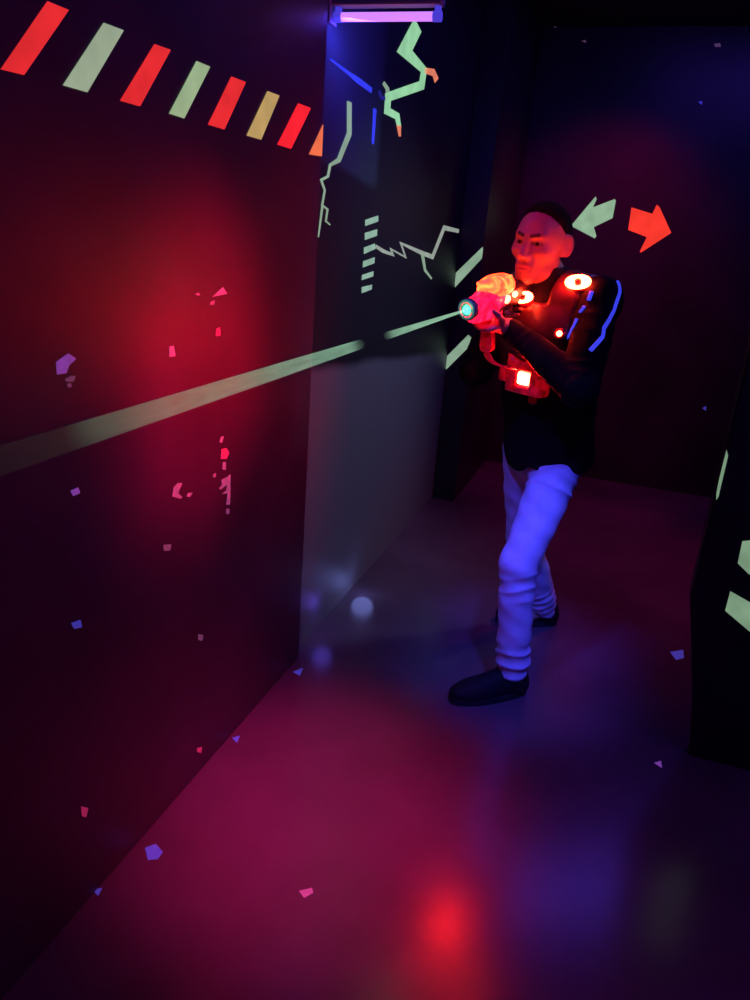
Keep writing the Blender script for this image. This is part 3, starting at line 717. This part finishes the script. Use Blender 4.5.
# --- jacket
M['jacket'] = pmat('black_jacket_cloth', (.006, .005, .006), rough=.8, spec=.15, var=.3, vscale=30, bump=.2, bscale=300)
def torso_ops(F, inf=0.0, k=.05):
    F.add(sd_oval(J['pel'] + V(0, 0, -.03), V(-.245, 2.635, 1.12), (.176 + inf, .138 + inf), (.160 + inf, .122 + inf), PL))
    F.add(sd_oval(V(-.245, 2.635, 1.12), V(-.27, 2.585, 1.34), (.165 + inf, .122 + inf), (.180 + inf, .124 + inf), PL), k)
    F.add(sd_oval(V(-.27, 2.585, 1.34), J['NB'] + V(0, 0, -.045), (.180 + inf, .122 + inf), (.11 + inf, .085 + inf), PL), k)
Jk = Field(); torso_ops(Jk)
for S, s in (('LS', 1), ('RS', -1)):
    Jk.add(sd_cap(J['NB'] + V(0, 0, -.035), J[S], .062, .062), .05)
Jk.add(sd_cap(J['NB'] + V(0, 0, -.03), J['NB'] + V(-.008, -.004, .005), .070, .070), .03)
neck = sd_cap(J['NB'] + V(0, 0, -.02), H(0, -.024, -.05), .060, .058)
def sleeve(F, S, E_, W, rr):
    a = J[S]; b = J[E_]; w_ = W + unit(J[E_] - W) * .012
    F.add(folded([a, b, w_], [(0, rr[0]), (.25, rr[1]), (.5, rr[2]), (.75, rr[3]), (1, rr[4])], [(.36, .62, .005, .032, 1.2), (.82, .97, .004, .03, .8), (.08, .3, .003, .05, 1.)], .7 if S == 'LS' else 2.2), .03)
sleeve(Jk, 'LS', 'LE', LW, (.066, .062, .058, .048, .037)); sleeve(Jk, 'RS', 'RE', RW, (.066, .060, .056, .047, .037))
# hem: higher over the right hip (left in the picture), hanging low in front
nh = unit(UP * -1.0 + PL * .0)
def hem(p):
    l = (p - J['pel']) @ PL; f = (p - J['pel']) @ PF
    zz = .858 - .028 * np.clip(1 - ((l + .07) / .07) ** 2, 0, 1) + .070 * np.clip((-l - .09) / .06, 0, 1) + .006 * np.clip((l - .05) / .08, 0, 1) + .006 * np.sin(l * 60)
    e = zz - p[..., 2]
    far = np.linalg.norm(p - (J['pel'] + V(0, 0, .15)), axis=-1)
    return np.where(far < .6, e, -1)
Jk.ops.append(('i', hem, None, None, .008))
Jk.add(neck, .006, 's')
Jk.disp = lambda p: .0022 * np.sin(p[..., 2] * 48 + 9 * p[..., 0] + 2 * np.sin(p[..., 1] * 20)) * np.sin(p[..., 0] * 30 - p[..., 2] * 25 + p[..., 1] * 18)
jk, Pj = fieldobj('jacket', Jk, .006, M['jacket']); under(jk, person)
bvh = BVHTree.FromPolygons([tuple(map(float, v)) for v in Pj], [tuple(p.vertices) for p in jk.data.polygons])
def snap(p, lift=.003):
    co_, no, i, d = bvh.find_nearest(Vector(p)); return co_ + no * lift, no
M['blue_piping'] = fluor('blue_sleeve_stripe', (58, 66, 236))
def sleeve_stripe(pts, r, n=6):
    P, N = [], []
    for a, b in zip(pts[:-1], pts[1:]):
        for k in range(n):
            c, no = snap(V(*a) + (V(*b) - V(*a)) * k / n); P.append(c); N.append(no)
    c, no = snap(V(*pts[-1])); P.append(c); N.append(no)
    bm = bmesh.new(); add_tube(bm, P, r, 8, (N, .45)); o = bmobj('sleeve_stripe', bm, M['blue_piping'], None, True); under(o, jk); o['label'] = 'glowing blue sleeve stripe'
    return o
for pts in ([(-0.143, 2.429, 1.474), (-0.148, 2.415, 1.450)], [(-0.157, 2.412, 1.432), (-0.163, 2.407, 1.410)], [(-0.171, 2.40, 1.394), (-0.176, 2.395, 1.369), (-0.195, 2.43, 1.331)]):
    sleeve_stripe(pts, .0072)
sleeve_stripe([(-0.078, 2.477, 1.507), (-0.066, 2.459, 1.477), (-0.073, 2.424, 1.425), (-0.09, 2.37, 1.375), (-0.089, 2.356, 1.353), (-0.114, 2.315, 1.314)], .0066)
# --- shoes
M['shoe'] = pmat('black_shoe_leather', (.010, .009, .014), rough=.7, spec=.2, var=.3, vscale=40)
M['sole'] = pmat('black_rubber_sole', (.014, .012, .018), rough=.7)
def shoe(heel, toe):
    heel = V(*heel, 0); toe = V(*toe, 0); d = unit(toe - heel); s = np.cross(UP, d); R = np.stack([s, d, UP], 1); L = np.linalg.norm(toe - heel)
    at_ = lambda x, y, z: heel + R @ V(x, y, z)
    F = Field()
    F.add(sd_ell(at_(0, .045, .045), (.040, .048, .048), R)); F.add(sd_cap(at_(0, .05, .05), at_(0, .066, .128), .044, .046), .02)
    F.add(sd_cap(at_(0, .07, .085), at_(0, L * .72, .045), .045, .038), .03)
    F.add(sd_ell(at_(0, L - .075, .038), (.048, .078, .034), R), .03); F.add(sd_ell(at_(0, L * .5, .035), (.042, .09, .035), R), .03)
    F.add(sd_plane(-UP, -.018), .006, 'i')
    for k in range(4): F.add(sd_cap(at_(-.022, .115 + k * .026, .100 - k * .012), at_(.022, .128 + k * .026, .096 - k * .012), .0035), .003)
    F.add(sd_cap(at_(0, .066, .120), at_(0, .066, .19), .040), .004, 's')
    up, _ = fieldobj('shoe', F, .0048, M['shoe']); under(up, person)
    bm = bmesh.new(); n = 40; A, Bt = [], []
    for k in range(n):
        t = 2 * math.pi * k / n; y = L / 2 - L / 2 * math.cos(t); wdt = .041 + .010 * math.sin(min(1, y / L) * math.pi * .9 - .5)
        x = wdt * (abs(math.sin(t)) ** .65) * (1 if math.sin(t) >= 0 else -1)
        A.append(bm.verts.new(at_(x * .97, y, .001))); Bt.append(bm.verts.new(at_(x * 1.03, y, .026)))
    bm.faces.new(A[::-1]); bm.faces.new(Bt)
    for k in range(n): bm.faces.new((A[k], A[(k + 1) % n], Bt[(k + 1) % n], Bt[k]))
    so = bmobj('sole', bm, M['sole']); under(so, up)
shoe((-.150, 2.525), (-.400, 2.335)); shoe((-.10, 3.13), (-.36, 3.03))

# --- laser-tag vest with its lamps
M['vest'] = pmat('black_vest_plastic', (.075, .018, .024), rough=.35, spec=.5, var=.3, vscale=20, coat=.2)
M['belly_shell'] = glow_shell('red_plastic_painted_glow', (1.0, .002, .012), (1.0, .004, .02), .05, .34, 26, (.5, .02, .04))  # emission imitates red lamp light on belly unit, front grip and cable
M['vest_red'] = pmat('red_vest_plastic', (.55, .03, .05), rough=.35, var=.2, vscale=30)
Vt = Field(); torso_ops(Vt, .016)
Vt.add(sd_cap(J['NB'] + V(0, 0, -.035), J['LS'], .075, .074), .05); Vt.add(sd_cap(J['NB'] + V(0, 0, -.035), J['RS'], .075, .074), .05)
cv = V(-.265, 2.595, 1.30)
def vest_cut(p):
    q_ = p - cv; l = q_ @ PL; f = q_ @ PF; zz = p[..., 2]
    band = np.maximum(np.abs(l) - .150, np.maximum(zz - 1.60, 1.20 - zz))           # panels over front and back
    d = band
    nk = np.maximum(np.abs(l) - .060, 1.425 - zz + .03 * (f < 0))                     # neck opening
    d = np.maximum(d, -nk)
    side = np.maximum(np.abs(f) - .055, zz - 1.36)                                    # open below the arms
    return np.maximum(d, -side)
Vt.ops.append(('i', vest_cut, None, None, .012))
vo, Pv = fieldobj('vest', Vt, .0058, M['vest']); under(vo, person)
bvhv = BVHTree.FromPolygons([tuple(map(float, v)) for v in Pv], [tuple(p.vertices) for p in vo.data.polygons])
M['lamp'] = pmat('red_signal_lamp', (.8, .1, .05), rough=.3, emit=(1.0, .030, .010), es=110)
M['lamp_hot'] = pmat('hot_signal_lamp', (.8, .1, .05), rough=.3, emit=(1.0, .012, .005), es=620)
M['lamp_dim'] = pmat('dim_red_signal_lamp', (.7, .08, .05), rough=.3, emit=(1.0, .03, .012), es=18)
M['lamp_core'] = pmat('dark_lamp_sensor', (.12, .02, .02), rough=.25)
def ring_lamp(p, R1, r1, sx=1.0, lab='glowing red ring lamp', lift=.004):
    c, no, i, d = bvhv.find_nearest(Vector(p)); no = (no + Vector(PF) * .5).normalized(); c = c + no * lift
    bm = bmesh.new(); add_lathe(bm, [(-.012, R1 * 1.55), (.004, R1 * 1.5), (.010, R1 * 1.25), (.004, 0)], c, no, 28); base = bmobj('lamp_housing', bm, M['vest_red'], None, True); under(base, vo)
    bm = bmesh.new(); n, m_ = 36, 12; qn = no.to_track_quat('Z', 'Y').to_matrix(); vs = []
    for a in range(n):
        th = 2 * math.pi * a / n; rr = r1 * (1 + .35 * math.sin(th * 2 + 1))
        vs.append([bm.verts.new(c + qn @ Vector(((R1 + rr * math.cos(2 * math.pi * b / m_)) * math.cos(th) * sx, (R1 + rr * math.cos(2 * math.pi * b / m_)) * math.sin(th), .012 + rr * math.sin(2 * math.pi * b / m_)))) for b in range(m_)])
    for a in range(n):
        for b in range(m_): bm.faces.new((vs[a][b], vs[(a + 1) % n][b], vs[(a + 1) % n][(b + 1) % m_], vs[a][(b + 1) % m_]))
    ro = bmobj('ring_lamp', bm, M['lamp'], None, True); under(ro, vo); ro['label'] = lab
    bm = bmesh.new(); add_lathe(bm, [(.006, R1 * .62), (.012, R1 * .55), (.016, R1 * .3), (.017, 0)], c, no, 20); under(bmobj('lamp_sensor', bm, M['lamp_core'], None, True), vo)
    return c, no
ring_lamp((-.185, 2.46, 1.49), .018, .0080, 1.45, 'glowing red ring lamp on the left shoulder')
ring_lamp((-.356, 2.44, 1.466), .016, .0072, 1.35, 'glowing red ring lamp on the right shoulder', .018)
# belly unit: a wedge-sided box on the vest front with a square lamp, and a belt strip
BR = np.stack([PL, PF, UP], 1); bc = V(-.300, 2.475, 1.185)
Bu = Field()
Bu.add(sd_box(bc, (.074, .030, .052), BR, .012)); Bu.add(sd_cap(bc + BR @ V(-.05, .0, .03), bc + BR @ V(-.098, -.005, .105), .024, .014), .02)
Bu.add(sd_box(bc + BR @ V(-.088, -.005, -.002), (.026, .02, .024), BR @ tilt('z', 0).T @ tilt('z', 0), .006), .015)
Bu.add(sd_box(bc + BR @ V(0, .03, .0), (.026, .006, .024), BR, .003), .002, 's')
for k in range(4): Bu.add(sd_cap(bc + BR @ V(-.030 + .0, .034, -.034 + .0 * k) + BR @ V(k * .014, 0, 0), bc + BR @ V(-.030, .034, -.042) + BR @ V(k * .014, 0, 0), .003), .003, 's')
bo, _ = fieldobj('belly_unit', Bu, .004, M['belly_shell']); under(bo, vo); bo['label'] = 'red belly unit'
bm = bmesh.new(); add_box(bm, (-.022, .022, -.019), (.022, .030, .019), .006)
for v in bm.verts: v.co = Vector(bc + BR @ np.array(v.co))
o = bmobj('square_lamp', bm, M['lamp_hot'], None, True); under(o, bo); o['label'] = 'white hot square lamp'
bm = bmesh.new()
P_ = [V(-.235, 2.475, 1.205), V(-.18, 2.50, 1.200), V(-.13, 2.54, 1.200)]
P_ = [bvhv.find_nearest(Vector(p))[0] + Vector(PF) * .012 for p in P_]
add_tube(bm, P_, .012, 10); o = bmobj('waist_strip', bm, M['vest_red'], None, True); under(o, vo)
for p, r in ((V(-.217, 2.44, 1.338), .010), (V(-.296, 2.46, 1.105), .009), (V(-.222, 2.42, 1.213), .009)):
    c, no, i, d = bvhv.find_nearest(Vector(p)) if p[2] > 1.15 else bvh.find_nearest(Vector(p))
    bm = bmesh.new(); add_lathe(bm, [(-.006, r * 1.9), (.004, r * 1.7), (.006, r * 1.1), (.002, 0)], c, no, 20); hb = bmobj('button_housing', bm, M['vest_red'], None, True); under(hb, vo)
    if p[2] > 1.15:
        bm = bmesh.new(); add_lathe(bm, [(.002, r), (.008, r * .8), (.011, 0)], c, no, 20); under(bmobj('button_lamp', bm, M['lamp_dim'] if r < .0095 else M['lamp'], None, True), hb)

# ------------------------------------------------------------------ the laser gun (held: a thing of its own)
GM = Matrix(((gr[0], g[0], gu[0], MUZ[0]), (gr[1], g[1], gu[1], MUZ[1]), (gr[2], g[2], gu[2], MUZ[2]), (0, 0, 0, 1)))
gun = empty('laser_gun', mat=GM)
tag(gun, 'laser tag gun with glowing red and orange shell held in both hands', 'laser gun')
def gpart(o, parent=gun):
    o.parent = parent; return o
M['shroud'] = glow_shell('translucent_pink_shell', (1.0, .002, .022), (1.0, .004, .030), 2.0, 6.0, 22, (.5, .02, .08))
M['dome'] = glow_shell('lit_orange_dome', (1.0, .016, .006), (1.0, .036, .006), 8, 20, 24, (.7, .15, .05))
M['gun_black'] = pmat('gun_black_plastic', (.03, .02, .024), rough=.4)
M['gun_grey'] = pmat('gun_grey_ring', (.16, .17, .16), rough=.35)
M['lens'] = pmat('laser_lens', (.2, .6, .4), rough=.1, emit=(.10, 1.0, .50), es=1.6)
M['led'] = pmat('white_hot_led', (.9, .5, .3), rough=.2, emit=(1.0, .06, .03), es=26)
I3 = np.eye(3)
Fs = Field()                       # front shroud: flaring barrel, split below
Fs.add(sd_cap((0, -.018, 0), (0, -.10, .004), .029, .038)); Fs.add(sd_cap((0, -.10, .004), (0, -.150, .010), .038, .034), .02)
Fs.add(sd_box((0, -.10, -.026), (.020, .07, .02), I3, .01), .02)
Fs.add(sd_cap((0, .02, 0), (0, -.03, 0), .020, .018), .004, 's')
for k in range(3): Fs.add(sd_cap((-.05, -.075 - k * .018, -.018), (.05, -.075 - k * .018, -.018), .0042), .004, 's')
o, _ = fieldobj('front_shroud', Fs, .003, M['shroud'], gun)
Fb = Field()                       # receiver and rear
Fb.add(sd_box((0, -.235, .006), (.026, .11, .034), I3, .016)); Fb.add(sd_box((0, -.345, .004), (.020, .04, .028), I3, .014), .02)
Fb.add(sd_box((0, -.13, -.012), (.022, .03, .024), I3, .012), .02)
Fb.add(sd_cap((-.04, -.25, .012), (-.04, -.31, .012), .015), .008, 's'); Fb.add(sd_cap((.04, -.25, .012), (.04, -.31, .012), .015), .008, 's')
o, _ = fieldobj('receiver', Fb, .0032, M['gun_black'], gun)
Fd = Field()                       # dome with two ridges
Fd.add(sd_ell((0, -.135, .038), (.040, .060, .042))); Fd.add(sd_ell((0, -.185, .040), (.036, .050, .036)), .02)
for x in (-.018, .018): Fd.add(sd_cap((x, -.085, .060), (x * 1.2, -.20, .068), .006, .005), .006)
Fd.add(sd_cap((-.05, -.150, .02), (.05, -.150, .075), .004), .004, 's')
Fd.add(sd_plane((0, 0, -1), -.018), .004, 'i')
o, _ = fieldobj('dome', Fd, .003, M['dome'], gun); o['label'] = 'orange glowing dome'
bm = bmesh.new(); add_lathe(bm, [(-.02, .031), (-.004, .0325), (.002, .030), (.002, .017), (-.008, .015)], (0, -.002, 0), (0, 1, 0), 32); gpart(bmobj('muzzle_ring', bm, M['gun_grey'], None, True))
bm = bmesh.new(); add_lathe(bm, [(-.006, .0150), (.001, .0145), (.006, .009), (.0075, 0)], (0, -.004, 0), (0, 1, 0), 24); o = gpart(bmobj('laser_lens', bm, M['lens'], None, True)); o['label'] = 'green glowing lens'
for y, z_, r in ((-.172, .004, .013), (-.215, .012, .010)):
    bm = bmesh.new(); bmesh.ops.create_uvsphere(bm, u_segments=20, v_segments=12, radius=1)
    for v in bm.verts: v.co = Vector((v.co.x * .007 - .030, v.co.y * r * 1.3 + y, v.co.z * r + z_))
    gpart(bmobj('led', bm, M['led'], None, True))
def sweep_box(name, secs, mat, parent=gun, bev=.005):
    """box swept through cross-sections [(centre, half x, half y)] along z"""
    bm = bmesh.new(); rings = []
    for c, hx_, hy_ in secs:
        rings.append([bm.verts.new((c[0] + a * hx_, c[1] + b * hy_, c[2])) for a, b in ((-1, -1), (1, -1), (1, 1), (-1, 1))])
    bm.faces.new(rings[0][::-1]); bm.faces.new(rings[-1])
    for A, Bb in zip(rings[:-1], rings[1:]):
        for k in range(4): bm.faces.new((A[k], A[(k + 1) % 4], Bb[(k + 1) % 4], Bb[k]))
    bmesh.ops.recalc_face_normals(bm, faces=bm.faces[:])
    bmesh.ops.bevel(bm, geom=[e for e in bm.edges if len(e.link_faces) == 2 and e.calc_face_angle(0) > .6], offset=bev, segments=3, affect='EDGES')
    return gpart(bmobj(name, bm, mat, None, True), parent)
sweep_box('rear_grip', [((0, -.305, -.135), .014, .024), ((0, -.302, -.120), .016, .024), ((0, -.294, -.07), .014, .021), ((0, -.285, -.02), .016, .026)], M['gun_black'])
sweep_box('front_grip', [((0, -.118, -.150), .016, .020), ((0, -.118, -.130), .018, .022), ((0, -.117, -.08), .015, .02), ((0, -.115, -.03), .017, .024)], M['belly_shell'])
bm = bmesh.new(); add_tube(bm, [(0, -.262, -.026), (0, -.258, -.052), (0, -.24, -.066), (0, -.215, -.064), (0, -.200, -.046), (0, -.198, -.022)], .004, 10); gpart(bmobj('trigger_guard', bm, M['gun_black'], None, True))
bm = bmesh.new(); add_tube(bm, [(0, -.245, -.024), (0, -.238, -.036), (0, -.242, -.050)], [.005, .0045, .003], 10); gpart(bmobj('trigger', bm, M['gun_grey'], None, True))
bm = bmesh.new()
for k in range(5): add_box(bm, (-.012, -.335 + k * .018, .036), (.012, -.325 + k * .018, .044), .002)
gpart(bmobj('top_rail', bm, M['gun_black']))
# coiled cable from the front grip down to the belly unit of the vest
a = V(0, -.118, -.150); b = np.linalg.inv(GR) @ ((V(-.345, 2.44, 1.215)) - MUZ)
m1 = a + V(0, .01, -.03); P_ = []
Nn = 520
for k in range(Nn + 1):
    t = k / Nn
    c = (1 - t) ** 3 * a + 3 * (1 - t) ** 2 * t * (a + V(0, .0, -.05)) + 3 * (1 - t) * t * t * (b + V(-.02, .05, .02)) + t ** 3 * b
    rr = .0105 * min(1, t / .06, (1 - t) / .06); an = t * 2 * math.pi * 26
    P_.append(c + V(rr * math.cos(an), rr * math.sin(an) * .9, rr * math.sin(an) * .4))
bm = bmesh.new(); add_tube(bm, P_, .0026, 6); o = gpart(bmobj('coiled_cable', bm, M['belly_shell'], None, True)); o['label'] = 'red coiled cable'

# ------------------------------------------------------------------ the laser beam in the hazy air
bd = g; end_t = (-1.016 - MUZ[0]) / g[0]
def beam_mat():
    m, nt, b = new_mat('laser_beam_in_haze'); nt.nodes.remove(b)
    L = nt.links.new; out = nt.nodes['Material Output']
    tc = nt.nodes.new('ShaderNodeTexCoord'); sp = nt.nodes.new('ShaderNodeSeparateXYZ'); L(tc.outputs['Object'], sp.inputs[0])
    em = nt.nodes.new('ShaderNodeEmission'); tr = nt.nodes.new('ShaderNodeBsdfTransparent'); mx = nt.nodes.new('ShaderNodeAddShader')
    mp = nt.nodes.new('ShaderNodeMapping'); mp.inputs['Scale'].default_value = (40, 9, 40); L(tc.outputs['Object'], mp.inputs['Vector'])
    nz = nt.nodes.new('ShaderNodeTexNoise'); nz.inputs['Scale'].default_value = 1; nz.inputs['Detail'].default_value = 6; nz.inputs['Distortion'].default_value = 1.5; L(mp.outputs['Vector'], nz.inputs['Vector'])
    # haze density along the beam: thin patch past the pillar, thin again at the far end
    y = sp.outputs['Y']
    r = nt.nodes.new('ShaderNodeValToRGB'); dv = nt.nodes.new('ShaderNodeMath'); dv.operation = 'DIVIDE'; L(y, dv.inputs[0]); dv.inputs[1].default_value = float(end_t); L(dv.outputs[0], r.inputs['Fac'])
    els = [(0, 1.0), (.10, .9), (.225, .65), (.250, 0.0), (.315, 0.0), (.345, .58), (.50, .42), (.70, .25), (.835, .11), (.872, .016), (1.0, .006)]
    r.color_ramp.elements[0].position = els[0][0]; r.color_ramp.elements[0].color = (els[0][1],) * 3 + (1,)
    r.color_ramp.elements[1].position = els[-1][0]; r.color_ramp.elements[1].color = (els[-1][1],) * 3 + (1,)
    for p, v in els[1:-1]:
        e = r.color_ramp.elements.new(p); e.color = (v, v, v, 1)
    mr = nt.nodes.new('ShaderNodeMapRange'); mr.inputs['From Min'].default_value = .3; mr.inputs['From Max'].default_value = .7; mr.inputs['To Min'].default_value = .55; mr.inputs['To Max'].default_value = 1.0; L(nz.outputs['Fac'], mr.inputs['Value'])
    mu = nt.nodes.new('ShaderNodeMath'); mu.operation = 'MULTIPLY'; L(r.outputs['Color'], mu.inputs[0]); L(mr.outputs['Result'], mu.inputs[1])
    em.inputs['Color'].default_value = (.33, .62, .42, 1); ms = nt.nodes.new('ShaderNodeMath'); ms.operation = 'MULTIPLY'; ms.inputs[1].default_value = .55
    L(mu.outputs[0], ms.inputs[0]); L(ms.outputs[0], em.inputs['Strength']); L(tr.outputs[0], mx.inputs[0]); L(em.outputs[0], mx.inputs[1]); L(mx.outputs[0], out.inputs['Surface'])
    return m
M['beam'] = beam_mat()
bm = bmesh.new(); add_lathe(bm, [(.009, .0022), (.02, .0036), (end_t * .5, .026 * .55 + .0020), (end_t, .026)], (0, 0, 0), (0, 1, 0), 24)
beam = bmobj('laser_beam', bm, M['beam'], None, True); beam.matrix_world = GM; beam['kind'] = 'thing'
tag(beam, 'pale green laser beam running from the gun muzzle to the left wall', 'laser beam')
